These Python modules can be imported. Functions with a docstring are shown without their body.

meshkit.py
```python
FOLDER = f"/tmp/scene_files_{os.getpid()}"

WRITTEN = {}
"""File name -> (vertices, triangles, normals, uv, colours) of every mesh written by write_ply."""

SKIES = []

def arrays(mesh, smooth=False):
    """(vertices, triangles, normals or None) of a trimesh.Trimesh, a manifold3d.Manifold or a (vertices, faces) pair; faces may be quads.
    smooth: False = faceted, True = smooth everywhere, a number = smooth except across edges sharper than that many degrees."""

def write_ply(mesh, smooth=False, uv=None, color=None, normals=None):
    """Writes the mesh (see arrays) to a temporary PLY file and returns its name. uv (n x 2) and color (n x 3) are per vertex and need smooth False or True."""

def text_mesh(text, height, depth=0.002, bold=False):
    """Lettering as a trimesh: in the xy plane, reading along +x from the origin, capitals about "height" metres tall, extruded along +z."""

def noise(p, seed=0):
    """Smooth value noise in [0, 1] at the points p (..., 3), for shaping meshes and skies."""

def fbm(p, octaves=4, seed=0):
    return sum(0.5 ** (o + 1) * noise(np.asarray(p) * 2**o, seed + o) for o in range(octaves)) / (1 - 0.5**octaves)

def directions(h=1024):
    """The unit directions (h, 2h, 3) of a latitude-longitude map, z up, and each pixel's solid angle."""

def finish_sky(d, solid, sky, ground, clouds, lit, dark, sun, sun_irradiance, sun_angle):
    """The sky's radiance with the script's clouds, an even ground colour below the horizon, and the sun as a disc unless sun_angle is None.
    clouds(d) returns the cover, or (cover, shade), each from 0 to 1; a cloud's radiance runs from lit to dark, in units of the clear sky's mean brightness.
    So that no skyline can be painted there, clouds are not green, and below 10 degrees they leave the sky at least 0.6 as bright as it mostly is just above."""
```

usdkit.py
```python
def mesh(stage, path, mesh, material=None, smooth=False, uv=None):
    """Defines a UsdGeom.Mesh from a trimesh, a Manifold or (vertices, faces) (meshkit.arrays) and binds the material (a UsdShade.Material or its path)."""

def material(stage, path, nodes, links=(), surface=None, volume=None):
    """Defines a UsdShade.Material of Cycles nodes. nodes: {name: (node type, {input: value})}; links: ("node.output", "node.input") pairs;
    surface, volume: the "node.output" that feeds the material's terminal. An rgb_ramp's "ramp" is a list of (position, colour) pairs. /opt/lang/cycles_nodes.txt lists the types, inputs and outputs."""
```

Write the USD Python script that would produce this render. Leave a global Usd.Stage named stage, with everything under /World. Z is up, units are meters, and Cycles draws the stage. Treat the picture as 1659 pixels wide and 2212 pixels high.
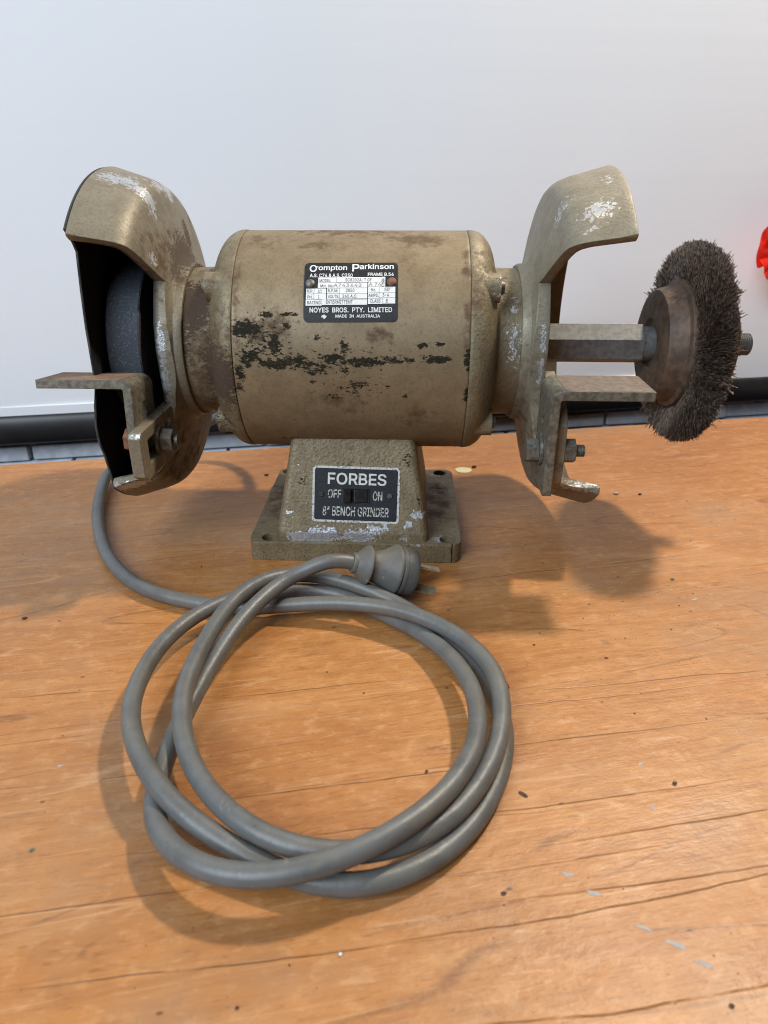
import math, random
import numpy as np, trimesh, usdkit, meshkit
import manifold3d as m3
from manifold3d import Manifold, CrossSection
from shapely.geometry import Polygon, box as sbox, Point
from shapely import affinity
from pxr import Usd, UsdGeom, UsdLux, UsdShade, Gf, Sdf, Vt

random.seed(7); rng = np.random.default_rng(7)
PI = math.pi
stage = Usd.Stage.CreateInMemory()
UsdGeom.SetStageUpAxis(stage, 'Z'); UsdGeom.SetStageMetersPerUnit(stage, 1.0)
world = UsdGeom.Xform.Define(stage, '/World'); stage.SetDefaultPrim(world.GetPrim())
UsdGeom.Scope.Define(stage, '/World/Looks')

# ------------------------------------------------------------------ camera
PITCH, YAW, FPX, W0, H0 = math.radians(25.3), math.radians(2.0), 1533.0, 1659.0, 2212.0
CAM = np.array([0.042, -0.569, 0.275])
FW = np.array([-math.sin(YAW)*math.cos(PITCH), math.cos(YAW)*math.cos(PITCH), -math.sin(PITCH)])
RT = np.array([math.cos(YAW), math.sin(YAW), 0.0]); UP = np.cross(RT, FW)
cam = UsdGeom.Camera.Define(stage, '/World/camera')
cam.CreateHorizontalApertureAttr(36.0); cam.CreateVerticalApertureAttr(48.0)
cam.CreateFocalLengthAttr(36.0*FPX/W0)
cam.CreateFStopAttr(15.0); cam.CreateFocusDistanceAttr(0.50)
cam.CreateClippingRangeAttr(Gf.Vec2f(0.02, 100)); cam.CreateExposureAttr(0.0)
mat = np.eye(4); mat[0, :3], mat[1, :3], mat[2, :3], mat[3, :3] = RT, UP, -FW, CAM
UsdGeom.Xformable(cam).AddTransformOp().Set(Gf.Matrix4d(mat))

def ray(px, py):
    """The direction of the photograph's pixel (in the 1659 x 2212 reading of it), used to survey where things stand."""
    d = FW + RT*(px-W0/2)/FPX - UP*(py-H0/2)/FPX
    return d
def at(px, py, z=0.0):
    d = ray(px, py); return CAM + d*(z-CAM[2])/d[2]
def atx(px, py, x):
    d = ray(px, py); return CAM + d*(x-CAM[0])/d[0]
def aty(px, py, y):
    d = ray(px, py); return CAM + d*(y-CAM[1])/d[1]

# ------------------------------------------------------------------ lights, all out of view
def rect_light(name, pos, target, w, h, intensity, color):
    l = UsdLux.RectLight.Define(stage, '/World/'+name)
    l.CreateWidthAttr(w); l.CreateHeightAttr(h); l.CreateIntensityAttr(intensity); l.CreateColorAttr(Gf.Vec3f(*color))
    p, t = np.array(pos, float), np.array(target, float)
    f = (t-p)/np.linalg.norm(t-p); r = np.cross(f, [0, 0, 1.0])
    if np.linalg.norm(r) < 1e-3: r = np.array([1.0, 0, 0])
    r /= np.linalg.norm(r); u = np.cross(r, f)
    m = np.eye(4); m[0, :3], m[1, :3], m[2, :3], m[3, :3] = r, u, -f, p
    UsdGeom.Xformable(l).AddTransformOp().Set(Gf.Matrix4d(m))
rect_light('unseen_key_lamp', (0.64, 0.27, 1.28), (0.30, -0.40, 0.0), 0.105, 0.085, 760.0, (1.0, 0.88, 0.72))  # out of view behind and to the right; casts the main shadows
rect_light('unseen_overhead_light', (-0.30, -1.1, 1.75), (-0.1, 0.0, 0.1), 1.2, 0.9, 2.0, (1.0, 0.94, 0.87))  # out of view; soft light from above, for ceiling glow and room bounce
rect_light('unseen_cool_light', (-1.30, -1.9, 1.65), (0.1, 0.5, 0.25), 1.8, 1.5, 11.0, (0.73, 0.86, 1.0))  # out of view; broad cool light placed to brighten the white screen

# ------------------------------------------------------------------ helpers
used = {}
def numbered(path):
    if path not in used: used[path] = 0; return path
    used[path] += 1; return f'{path}_{used[path]:03d}'
def tag(prim, label=None, cat=None, group=None, kind=None):
    for k, v in (('label', label), ('category', cat), ('group', group), ('kind', kind)):
        if v: prim.SetCustomDataByKey(k, v)
    return prim
def thing(name, label=None, cat=None, loc=(0, 0, 0), rz=0, group=None, kind=None):
    x = UsdGeom.Xform.Define(stage, numbered('/World/'+name))
    x.AddTranslateOp().Set(Gf.Vec3d(*map(float, loc)))
    if rz: x.AddRotateZOp().Set(math.degrees(rz))
    return tag(x.GetPrim(), label, cat, group, kind)
def part(name, mesh, mat_, parent=None, smooth=35, label=None, cat=None, group=None, kind=None, attrs=None):
    base = str(parent.GetPath()) if parent else '/World'
    m = usdkit.mesh(stage, numbered(base+'/'+name), mesh, M[mat_], smooth=smooth)
    if attrs:
        p = np.array(m.GetPointsAttr().Get(), float)
        for k, f in attrs.items():
            UsdGeom.PrimvarsAPI(m).CreatePrimvar(k, Sdf.ValueTypeNames.FloatArray, 'vertex').Set(Vt.FloatArray.FromNumpy(np.asarray(f(p), np.float32)))
    return tag(m.GetPrim(), label, cat, group, kind)

def tm(man):
    me = man.to_mesh(); return trimesh.Trimesh(me.vert_properties[:, :3], me.tri_verts, process=False)
def mbox(x0, x1, y0, y1, z0, z1):
    return Manifold.cube([x1-x0, y1-y0, z1-z0]).translate([x0, y0, z0])
def rbox(x0, x1, y0, y1, z0, z1, r, seg=12):
    s = Manifold.sphere(r, seg)
    return Manifold.batch_hull([s.translate([x, y, z]) for x in (x0+r, x1-r) for y in (y0+r, y1-r) for z in (z0+r, z1-r)])
def xcyl(x0, x1, r, y=0, z=0, seg=48, r2=None):
    """A cylinder or cone along x."""
    return Manifold.cylinder(x1-x0, r, r if r2 is None else r2, seg).rotate([0, 90, 0]).translate([x0, y, z])
def xrevolve(profile, seg=160, s=1):
    """profile: (radius, x) points of a closed outline, turned about the x axis; s=-1 mirrors it."""
    pts = np.array(profile, float)
    cs = CrossSection([pts], m3.FillRule.NonZero)
    if cs.area() == 0: cs = CrossSection([pts[::-1]], m3.FillRule.NonZero)
    man = Manifold.revolve(cs, seg).rotate([0, 90, 0])
    return man if s > 0 else man.mirror([1, 0, 0])
def ext_x(poly, x0, x1):
    """A shapely polygon in the (y, z) plane, extruded along x."""
    rings = [np.array(poly.exterior.coords)[:-1]] + [np.array(i.coords)[:-1] for i in poly.interiors]
    man = Manifold.extrude(CrossSection(rings, m3.FillRule.EvenOdd), x1-x0)
    # (a, b, h) -> (x = h, y = a, z = b)
    return man.transform(np.array([[0, 0, 1, x0], [1, 0, 0, 0], [0, 1, 0, 0]], float))
def ext_z(poly, z0, z1):
    rings = [np.array(poly.exterior.coords)[:-1]] + [np.array(i.coords)[:-1] for i in poly.interiors]
    return Manifold.extrude(CrossSection(rings, m3.FillRule.EvenOdd), z1-z0).translate([0, 0, z0])
def tube(P, r, sides=20, cap=True):
    P = np.asarray(P, float); n = len(P)
    T = np.gradient(P, axis=0); T /= np.linalg.norm(T, axis=1, keepdims=True)
    N = np.zeros_like(P); a = np.array([0, 0, 1.0]); a -= T[0]*a.dot(T[0])
    if np.linalg.norm(a) < 1e-3: a = np.array([1.0, 0, 0]) - T[0]*T[0][0]
    N[0] = a/np.linalg.norm(a)
    for i in range(1, n):
        a = N[i-1]-T[i]*N[i-1].dot(T[i]); N[i] = a/np.linalg.norm(a)
    B = np.cross(T, N); ang = np.arange(sides)*2*PI/sides
    R = np.broadcast_to(np.asarray(r, float), (n,))
    V = (P[:, None]+R[:, None, None]*(np.cos(ang)[None, :, None]*N[:, None]+np.sin(ang)[None, :, None]*B[:, None])).reshape(-1, 3)
    i, j = np.meshgrid(np.arange(n-1), np.arange(sides), indexing='ij')
    Q = np.stack([i*sides+j, i*sides+(j+1) % sides, (i+1)*sides+(j+1) % sides, (i+1)*sides+j], -1).reshape(-1, 4)
    F = np.vstack([Q[:, [0, 1, 2]], Q[:, [0, 2, 3]]])
    if cap:
        V = np.vstack([V, P[0], P[-1]]); k = np.arange(sides); c0, c1 = len(V)-2, len(V)-1
        F = np.vstack([F, np.stack([np.full(sides, c0), (k+1) % sides, k], 1), np.stack([np.full(sides, c1), (n-1)*sides+k, (n-1)*sides+(k+1) % sides], 1)])
    return trimesh.Trimesh(V, F, process=False)
def fbm(p, scale, oct=4, seed=0):
    return meshkit.fbm(np.asarray(p)*scale+1000, oct, seed)

# ------------------------------------------------------------------ materials
class Graph:
    def __init__(s): s.nodes, s.links, s.n = {}, [], 0
    def __call__(s, kind, **inp):
        s.n += 1; name = f'n{s.n}'; plain = {}
        for k, v in inp.items():
            if isinstance(v, Ref): s.links.append((v.p, f'{name}.{k}'))
            else: plain[k] = v
        s.nodes[name] = (kind, plain); return Node(name)
class Ref:
    def __init__(s, p): s.p = p
class Node:
    def __init__(s, n): s.n = n
    def __getattr__(s, k): return Ref(f'{s.n}.{k}')
M = {}
def make(name, g, out):
    M[name] = usdkit.material(stage, '/World/Looks/'+name, g.nodes, g.links, surface=out.p)
def coords(g, scale=(1, 1, 1), obj=False, rot=(0, 0, 0), loc=(0, 0, 0)):
    c = g('texture_coordinate').object if obj else g('geometry').position
    return g('mapping', vector=c, scale=scale, rotation=rot, location=loc).vector
def nz(g, vec, scale, detail=4, rough=.55, dist=0):
    return g('noise_texture', vector=vec, scale=scale, detail=detail, roughness=rough, distortion=dist).fac
def ramp(g, fac, *stops): return g('rgb_ramp', fac=fac, ramp=[(p, c if np.ndim(c) else (c, c, c)) for p, c in stops])
def mixc(g, f, a, b): return g('mix_color', fac=f, a=a, b=b, blend_type='mix').result
def mth(g, t, a, b=0.0, c=0.0, clamp=False): return g('math', math_type=t, value1=a, value2=b, value3=c, use_clamp=clamp).value
def sstep(g, v, lo, hi, a=0., b=1.): return g('map_range', range_type='smoothstep', value=v, from_min=lo, from_max=hi, to_min=a, to_max=b, clamp=True).result

def painted(name,  base, base2, rough=.42, grain=1.0, metallic=.25, bump=.12, bare=(.60, .61, .63), dark=(.015, .0135, .009), chip_rough=.7, fine=.0, rust=(.13, .075, .035), bump_scale=900, bevel=.0012):
    """Old gold-bronze enamel; the painted marks (bare, chip, rust) follow the mesh's own wear maps, broken up by noise."""
    g = Graph(); p = coords(g)
    n1 = nz(g, p, 60, 5, .6); n2 = nz(g, p, 560, 4, .7); n3 = nz(g, p, 14, 3)
    col = mixc(g, sstep(g, n1, .35, .68), base, base2)
    col = mixc(g, mth(g, 'MULTIPLY'.lower(), sstep(g, n2, .50, .66), .46*grain, clamp=True), col, tuple(x*.38 for x in base))
    col = mixc(g, mth(g, 'multiply', sstep(g, n3, .5, .75), .22), col, (.16, .115, .07))
    def mask(attr, noise, k, lo=.47, hi=.53):
        a = g('attribute', attribute=attr).fac
        return sstep(g, mth(g, 'add', a, mth(g, 'multiply', mth(g, 'subtract', noise, .5), k)), lo, hi)
    nb = nz(g, p, 300, 6, .74); nc = nz(g, coords(g, (270, 480, 480)), 1.0, 6, .70); nr = nz(g, p, 110, 6, .7)
    mb, mc, mr = mask('bare', nb, 1.7, .45, .55), mask('chip', nc, 2.0), mask('rust', nr, 1.7, .34, .80)
    col = mixc(g, mr, col, mixc(g, n2, rust, tuple(x*.5 for x in rust)))
    col = mixc(g, mb, col, mixc(g, n1, bare, tuple(x*.75 for x in bare)))
    col = mixc(g, mc, col, mixc(g, n2, dark, tuple(x*1.8 for x in dark)))
    rg_m = nz(g, p, 230, 5, .7)
    col = mixc(g, mth(g, 'multiply', sstep(g, rg_m, .50, .68), .30), col, (.115, .080, .045))
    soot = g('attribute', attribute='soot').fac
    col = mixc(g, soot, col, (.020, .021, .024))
    rg = mth(g, 'add', rough, mth(g, 'multiply', n1, .2))
    rg = g('mix_float', fac=mr, a=rg, b=.8).result
    rg = g('mix_float', fac=mb, a=rg, b=.36).result
    rg = g('mix_float', fac=soot, a=rg, b=.95).result
    rg = g('mix_float', fac=mc, a=rg, b=chip_rough).result
    met = g('mix_float', fac=mb, a=metallic, b=.75).result
    met = mth(g, 'multiply', met, mth(g, 'subtract', 1., mth(g, 'maximum', mth(g, 'maximum', mc, soot), mth(g, 'multiply', mr, .8))))
    hgt = mth(g, 'add', nz(g, p, bump_scale, 3, .6), mth(g, 'multiply', mth(g, 'maximum', mb, mc), -.7))
    nrm = g('bump', height=hgt, strength=bump, distance=.0012, normal=g('bevel', radius=bevel, samples=4).bevel).normal
    make(name, g, g('principled_bsdf', base_color=col, roughness=rg, metallic=met, normal=nrm, specular_ior_level=mth(g, 'multiply_add', mth(g, 'maximum', mc, soot), -.36, .42)).BSDF)
GOLD, GOLD2 = (.245, .182, .105), (.198, .142, .078)
painted('motor_paint', GOLD, GOLD2, bump=.06, bevel=.0006)
painted('cast_paint', (.225, .183, .110), (.175, .138, .080), grain=1.2, dark=(.050, .034, .024), bump=.50, bump_scale=380)
painted('guard_paint', (.236, .205, .146), (.190, .162, .112), dark=(.070, .055, .044), bump=.28, bump_scale=420)
painted('base_paint', (.222, .170, .098), (.165, .122, .068), bump=.45, bump_scale=430, grain=1.9)

def simple(name, c1, c2, rough=.5, metallic=0., scale=120, bump=0., bscale=600, spec=.5, detail=4, lo=.35, hi=.65, bevel=0., **kw):
    g = Graph(); p = coords(g)
    n = nz(g, p, scale, detail, .6)
    col = mixc(g, sstep(g, n, lo, hi), c1, c2)
    inp = dict(base_color=col, roughness=rough, metallic=metallic, specular_ior_level=spec, **kw)
    nrm = g('bevel', radius=bevel, samples=4).bevel if bevel else None
    if bump:
        q = dict(height=nz(g, p, bscale, 3), strength=bump, distance=.001)
        if nrm: q['normal'] = nrm
        inp['normal'] = g('bump', **q).normal
    elif nrm: inp['normal'] = nrm
    make(name, g, g('principled_bsdf', **inp).BSDF)
simple('rusty_plate', (.22, .125, .075), (.13, .085, .06), .75, .1, 160, .25, 700, bevel=.0012)
simple('brown_plate', (.185, .135, .10), (.105, .085, .068), .6, .2, 220, .25, 700, bevel=.0012)
simple('worn_steel_bar', (.20, .18, .135), (.105, .092, .07), .55, .4, 260, .3, 600, bevel=.0012)
simple('hex_steel', (.135, .134, .130), (.09, .088, .085), .6, .2, 240, .15, 900, bevel=.0008)
simple('bolt_steel', (.19, .175, .15), (.10, .09, .075), .5, .5, 300, .2, 900, bevel=.0006)
simple('rust_bolt', (.22, .10, .05), (.12, .06, .035), .8, .1, 300, .2, 900)
simple('flange_steel', (.135, .085, .055), (.07, .048, .034), .6, .3, 130, .12, 700, bevel=.0006)
simple('black_enamel', (.010, .011, .014), (.017, .018, .021), .52, 0, 500, .05, spec=.3)
simple('white_print', (.72, .71, .68), (.55, .54, .50), .5, 0, 900, lo=.5, hi=.75)
simple('black_print', (.02, .02, .02), (.05, .05, .05), .5)
simple('stamp_grey', (.16, .13, .10), (.30, .26, .22), .5, scale=900)
simple('switch_black', (.016, .015, .014), (.032, .029, .025), .28, 0, 300)
simple('bar_black', (.012, .012, .013), (.018, .018, .02), .42, 0, 40, .05, 900)
simple('recess_shade', (.004, .004, .004), (.006, .005, .005), .9)
simple('brass_pin', (.66, .58, .42), (.45, .38, .26), .34, .7, 300)
simple('stone', (.56, .59, .64), (.44, .47, .52), .8, 0, 60, .35, 160)
simple('mortar', (.30, .31, .33), (.22, .23, .25), .9, 0, 100)
simple('bark', (.035, .022, .015), (.075, .05, .035), .85, 0, 900)
simple('pale_disc', (.58, .56, .33), (.52, .50, .30), .6, 0, 300)
simple('lint', (.30, .29, .28), (.42, .41, .40), .9, 0, 700)
simple('blue_grey_smear', (.26, .255, .25), (.34, .31, .27), .6, 0, 500)
simple('teal_fleck', (.03, .12, .10), (.05, .16, .13), .6, 0, 500)
simple('white_fleck', (.7, .7, .7), (.6, .6, .6), .6, 0, 500)
simple('orange_mark', (.38, .10, .04), (.30, .08, .035), .6, 0, 900)
simple('flange_dark', (.03, .03, .032), (.05, .048, .045), .7, .2, 200)
simple('room_paint', (.55, .54, .52), (.53, .52, .50), .9, 0, 3)

def worn_print():
    g = Graph(); p = coords(g)
    n = nz(g, p, 620, 4, .65)
    col = mixc(g, sstep(g, n, .50, .60), (.48, .46, .40), (.026, .024, .024))
    make('worn_print', g, g('principled_bsdf', base_color=col, roughness=.5).BSDF)
    g = Graph(); p = coords(g)
    n = nz(g, p, 520, 4, .7)
    col = mixc(g, sstep(g, n, .56, .68), (.58, .57, .53), (.09, .08, .065))
    make('scuffed_print', g, g('principled_bsdf', base_color=col, roughness=.5).BSDF)
    g = Graph(); p = coords(g)
    n = nz(g, p, 700, 4, .65)
    col = mixc(g, sstep(g, n, .52, .64), (.52, .51, .47), (.05, .045, .035))
    make('edge_print', g, g('principled_bsdf', base_color=col, roughness=.45).BSDF)
worn_print()

def rubber(name, c, rough, dust, scuff=.5):
    g = Graph(); p = coords(g)
    n = nz(g, p, 45, 4, .6); n2 = nz(g, p, 420, 5, .75); n3 = nz(g, p, 22, 4, .6); n4 = nz(g, coords(g, (160, 60, 160)), 1.0, 5, .75)
    col = mixc(g, sstep(g, n, .35, .7), c, tuple(x*.74 for x in c))
    col = mixc(g, mth(g, 'multiply', sstep(g, n2, .58, .70), .6), col, (.04, .036, .032))
    col = mixc(g, mth(g, 'multiply', sstep(g, n3, .45, .68), dust), col, (.15, .135, .108))
    col = mixc(g, mth(g, 'multiply', sstep(g, n4, .60, .72), scuff), col, (.26, .255, .24))
    hg = mth(g, 'add', mth(g, 'multiply', nz(g, p, 70, 3), 2.2), mth(g, 'multiply', n2, .5))
    nrm = g('bump', height=hg, strength=.22, distance=.0012).normal
    make(name, g, g('principled_bsdf', base_color=col, roughness=mth(g, 'add', rough, mth(g, 'multiply', n2, .25)), normal=nrm).BSDF)
rubber('cable_rubber', (.118, .119, .114), .30, .5, .35)
rubber('plug_rubber', (.085, .085, .081), .45, .55, .9)

def abrasive():
    g = Graph(); p = coords(g)
    v = g('voronoi_texture', vector=p, scale=900, feature='f1')
    n = nz(g, p, 620, 4, .8)
    col = mixc(g, sstep(g, n, .52, .72), (.030, .036, .046), (.15, .165, .19))
    nrm = g('bump', height=n, strength=.6, distance=.001).normal
    make('abrasive', g, g('principled_bsdf', base_color=col, roughness=.75, normal=nrm).BSDF)
abrasive()

def bristle_mat():
    g = Graph(); p = coords(g)
    n = nz(g, p, 420, 3, .7)
    col = mixc(g, sstep(g, n, .40, .64), (.075, .052, .038), (.27, .20, .15))
    make('bristle_steel', g, g('principled_bsdf', base_color=col, roughness=.40, metallic=.3).BSDF)
    g = Graph()
    make('bristle_core', g, g('principled_bsdf', base_color=(.02, .016, .013), roughness=.9).BSDF)
bristle_mat()

def screen_mat():
    g = Graph(); p = coords(g)
    n = nz(g, coords(g, (2.2, 2.2, .5)), 1.5, 2); w = nz(g, coords(g, (900, 900, 900)), 1.0, 2)
    col = mixc(g, n, (.74, .765, .80), (.71, .735, .77))
    hl = nz(g, coords(g, (.6, .6, 60)), 1.0, 3)
    hgt = mth(g, 'add', mth(g, 'multiply', n, 3.), mth(g, 'add', mth(g, 'multiply', w, .04), mth(g, 'multiply', hl, .15)))
    nrm = g('bump', height=hgt, strength=.10, distance=.01).normal
    make('screen_white', g, g('principled_bsdf', base_color=col, roughness=.62, normal=nrm, specular_ior_level=.3).BSDF)
screen_mat()

def red_cloth():
    g = Graph(); p = coords(g); n = nz(g, p, 130, 3)
    d = g('diffuse_bsdf', color=mixc(g, n, (.80, .025, .02), (.75, .06, .03)))
    t = g('translucent_bsdf', color=(.9, .05, .03))
    make('red_cloth', g, g('mix_closure', fac=.4, closure1=d.BSDF, closure2=t.BSDF).closure)
red_cloth()

# ------------------------------------------------------------------ the workbench
E0, E1 = at(0, 1003), at(1659, 899)
eu = (E1-E0); eu[2] = 0; eu /= np.linalg.norm(eu); ev = np.array([eu[1], -eu[0], 0.0])   # ev points towards the viewer
BENCH_RZ = math.atan2(eu[1], eu[0])
BO = E0.copy(); BO[2] = 0
def bl(p):  # bench-local (u along the far edge, v towards the viewer)
    q = np.asarray(p, float)-BO; return q@eu, q@ev
CR = [((546, 1722), (989, 1660)), ((482, 1826), (958, 1772)), ((984, 1890), (1216, 1854)), ((0, 2152), (700, 2062)), ((1130, 2207), (1659, 2122)),
      ((0, 1984), (300, 1942)), ((1300, 1900), (1659, 1885)), ((1111, 1608), (1414, 1574)), ((1090, 1749), (1403, 1709)), ((1233, 1512), (1361, 1499)), ((1318, 1475), (1658, 1451)), ((1382, 1791), (1658, 1752)), ((100, 1500), (260, 1488)), ((560, 1500), (760, 1478)), ((1000, 1255), (1500, 1196)), ((0, 1705), (340, 1670)), ((1010, 2010), (1659, 1890))]
def wood():
    g = Graph()
    oc = g('texture_coordinate').object
    sx = g('separate_xyz', vector=oc)
    def st(su, sv, off=0): return g('mapping', vector=oc, scale=(su, sv, sv), location=(off, off*.7, 0)).vector
    tone = nz(g, st(3.2, 9), 1.0, 5, .6, .8)
    streak = nz(g, st(14, 150), 1.0, 4, .62, .3)
    mids = nz(g, st(11, 38, 2), 1.0, 5, .65, .8)
    fine = nz(g, st(25, 700), 1.0, 3, .6)
    rings = nz(g, st(.9, 7, 3), 1.0, 2, .5, .9)
    fr = mth(g, 'pingpong', mth(g, 'multiply', rings, 22.0), .5)
    line = mth(g, 'multiply', sstep(g, fr, .0, .055, 1., 0.), sstep(g, nz(g, st(10, 22, 5), 1.0, 4, .65), .44, .58))
    blot = nz(g, st(9, 14, 5), 1.0, 5, .6)
    col = ramp(g, tone, (.25, (.450, .208, .064)), (.5, (.395, .166, .045)), (.75, (.320, .124, .030))).color
    col = mixc(g, mth(g, 'multiply', sstep(g, streak, .44, .68), .42), col, (.27, .098, .027))
    col = mixc(g, mth(g, 'multiply', sstep(g, fine, .48, .70), .34), col, (.22, .085, .028))
    col = mixc(g, mth(g, 'multiply', sstep(g, mids, .50, .68), .28), col, (.31, .12, .036))
    col = mixc(g, mth(g, 'multiply', sstep(g, mids, .50, .30), .30), col, (.52, .29, .135))
    col = mixc(g, mth(g, 'multiply', line, .55), col, (.12, .042, .012))
    dash = nz(g, st(90, 520, 3), 1.0, 4, .65, .3)
    col = mixc(g, mth(g, 'multiply', sstep(g, dash, .58, .68), .42), col, (.13, .045, .014))
    col = mixc(g, mth(g, 'multiply', sstep(g, dash, .42, .32), .30), col, (.56, .32, .155))
    col = mixc(g, mth(g, 'multiply', sstep(g, blot, .55, .75), .30), col, (.50, .25, .105))
    mot = nz(g, st(85, 120, 4), 1.0, 5, .68)
    col = mixc(g, mth(g, 'multiply', sstep(g, mot, .50, .72), .34), col, (.60, .34, .16))
    col = mixc(g, mth(g, 'multiply', sstep(g, mot, .46, .28), .40), col, (.24, .088, .026))
    grey = nz(g, st(4, 5, 9), 1.0, 6, .68)
    col = mixc(g, mth(g, 'multiply', sstep(g, grey, .50, .70), .42), col, (.27, .19, .12))
    # the long cracks along the grain
    wob = mth(g, 'multiply', mth(g, 'subtract', nz(g, st(7, 3, 2), 1.0, 4, .6), .5), .011)
    cover = None
    for i, (a, b) in enumerate(CR):
        (u0, v0), (u1, v1) = bl(at(*a)), bl(at(*b))
        k = (v1-v0)/(u1-u0); k = max(-.06, min(.06, k)); c = (v0+v1)/2-k*(u0+u1)/2
        e = mth(g, 'absolute', mth(g, 'subtract', sx.y, mth(g, 'add', mth(g, 'multiply_add', sx.x, -k, -c), mth(g, 'multiply', wob, 1.0))))
        lo, hi = u0-.02, u1+.02
        mk = mth(g, 'multiply', sstep(g, e, .00005, .00058, 1., 0.), mth(g, 'multiply', sstep(g, sx.x, lo-.05, lo+.05), sstep(g, sx.x, hi-.05, hi+.05, 1., 0.)))
        cover = mk if cover is None else mth(g, 'maximum', cover, mk)
    brk = sstep(g, nz(g, st(16, 40, 4), 1.0, 5, .65), .36, .54)
    cover = mth(g, 'multiply', cover, mth(g, 'multiply_add', brk, .88, .12))
    col = mixc(g, mth(g, 'multiply', cover, .74), col, (.055, .020, .008))
    # pinholes and dark flecks
    vo = g('voronoi_texture', vector=st(55, 95, 6), scale=1.0, feature='f1', randomness=1.0)
    pick = g('white_noise_texture', vector=vo.position, dimensions='3D').value
    fleck = mth(g, 'multiply', sstep(g, vo.distance, .04, .11, 1., 0.), sstep(g, pick, .72, .78))
    col = mixc(g, mth(g, 'multiply', fleck, .75), col, (.05, .022, .01))
    # pale scratches, thin contour lines of stretched noise set aslant
    for rot, off, am in ((.7, 1.0, .30), (-.5, 6.0, .26), (1.25, 3.3, .24), (-.95, 9.1, .24), (.3, 12.7, .24)):
        sc = g('mapping', vector=oc, scale=(1.3, 34, 1), rotation=(0, 0, rot), location=(off, off, 0)).vector
        s1 = nz(g, sc, 1.0, 1, .4, .2)
        thin = sstep(g, mth(g, 'absolute', mth(g, 'subtract', s1, .5)), .0, .006, 1., 0.)
        lim = sstep(g, nz(g, st(13, 13, off), 1.0, 2), .52, .62)
        col = mixc(g, mth(g, 'multiply', mth(g, 'multiply', thin, lim), am), col, (.62, .40, .22))
    rg = mth(g, 'add', .26, mth(g, 'multiply', blot, .34))
    hgt = mth(g, 'add', mth(g, 'multiply', fine, .35), mth(g, 'add', mth(g, 'multiply', streak, .5), mth(g, 'multiply', cover, -1.4)))
    hgt = mth(g, 'add', hgt, mth(g, 'multiply', mot, 1.6))
    nrm = g('bump', height=hgt, strength=.34, distance=.0012).normal
    make('bench_wood', g, g('principled_bsdf', base_color=col, roughness=rg, normal=nrm, specular_ior_level=.45).BSDF)
wood()
bench = thing('workbench', 'orange varnished pine workbench top with long grain cracks and scratches under the grinder', 'workbench', BO, BENCH_RZ)
# local frame: x = u, y = -v
slab = rbox(-.9, 1.9, -.68, 0, -.034, 0, .0025, 8)
part('top_board', tm(slab), 'bench_wood', bench, smooth=40)
part('back_rail', tm(rbox(-.9, 1.9, -.03, -.001, -.16, -.036, .002, 8)), 'bench_wood', bench, smooth=40)
for lx in (-.8, 1.75):
    for ly in (-.62, -.10):
        part('leg', tm(rbox(lx, lx+.07, ly, ly+.07, -.86, -.036, .003, 8)), 'bench_wood', bench, smooth=40)

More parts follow.
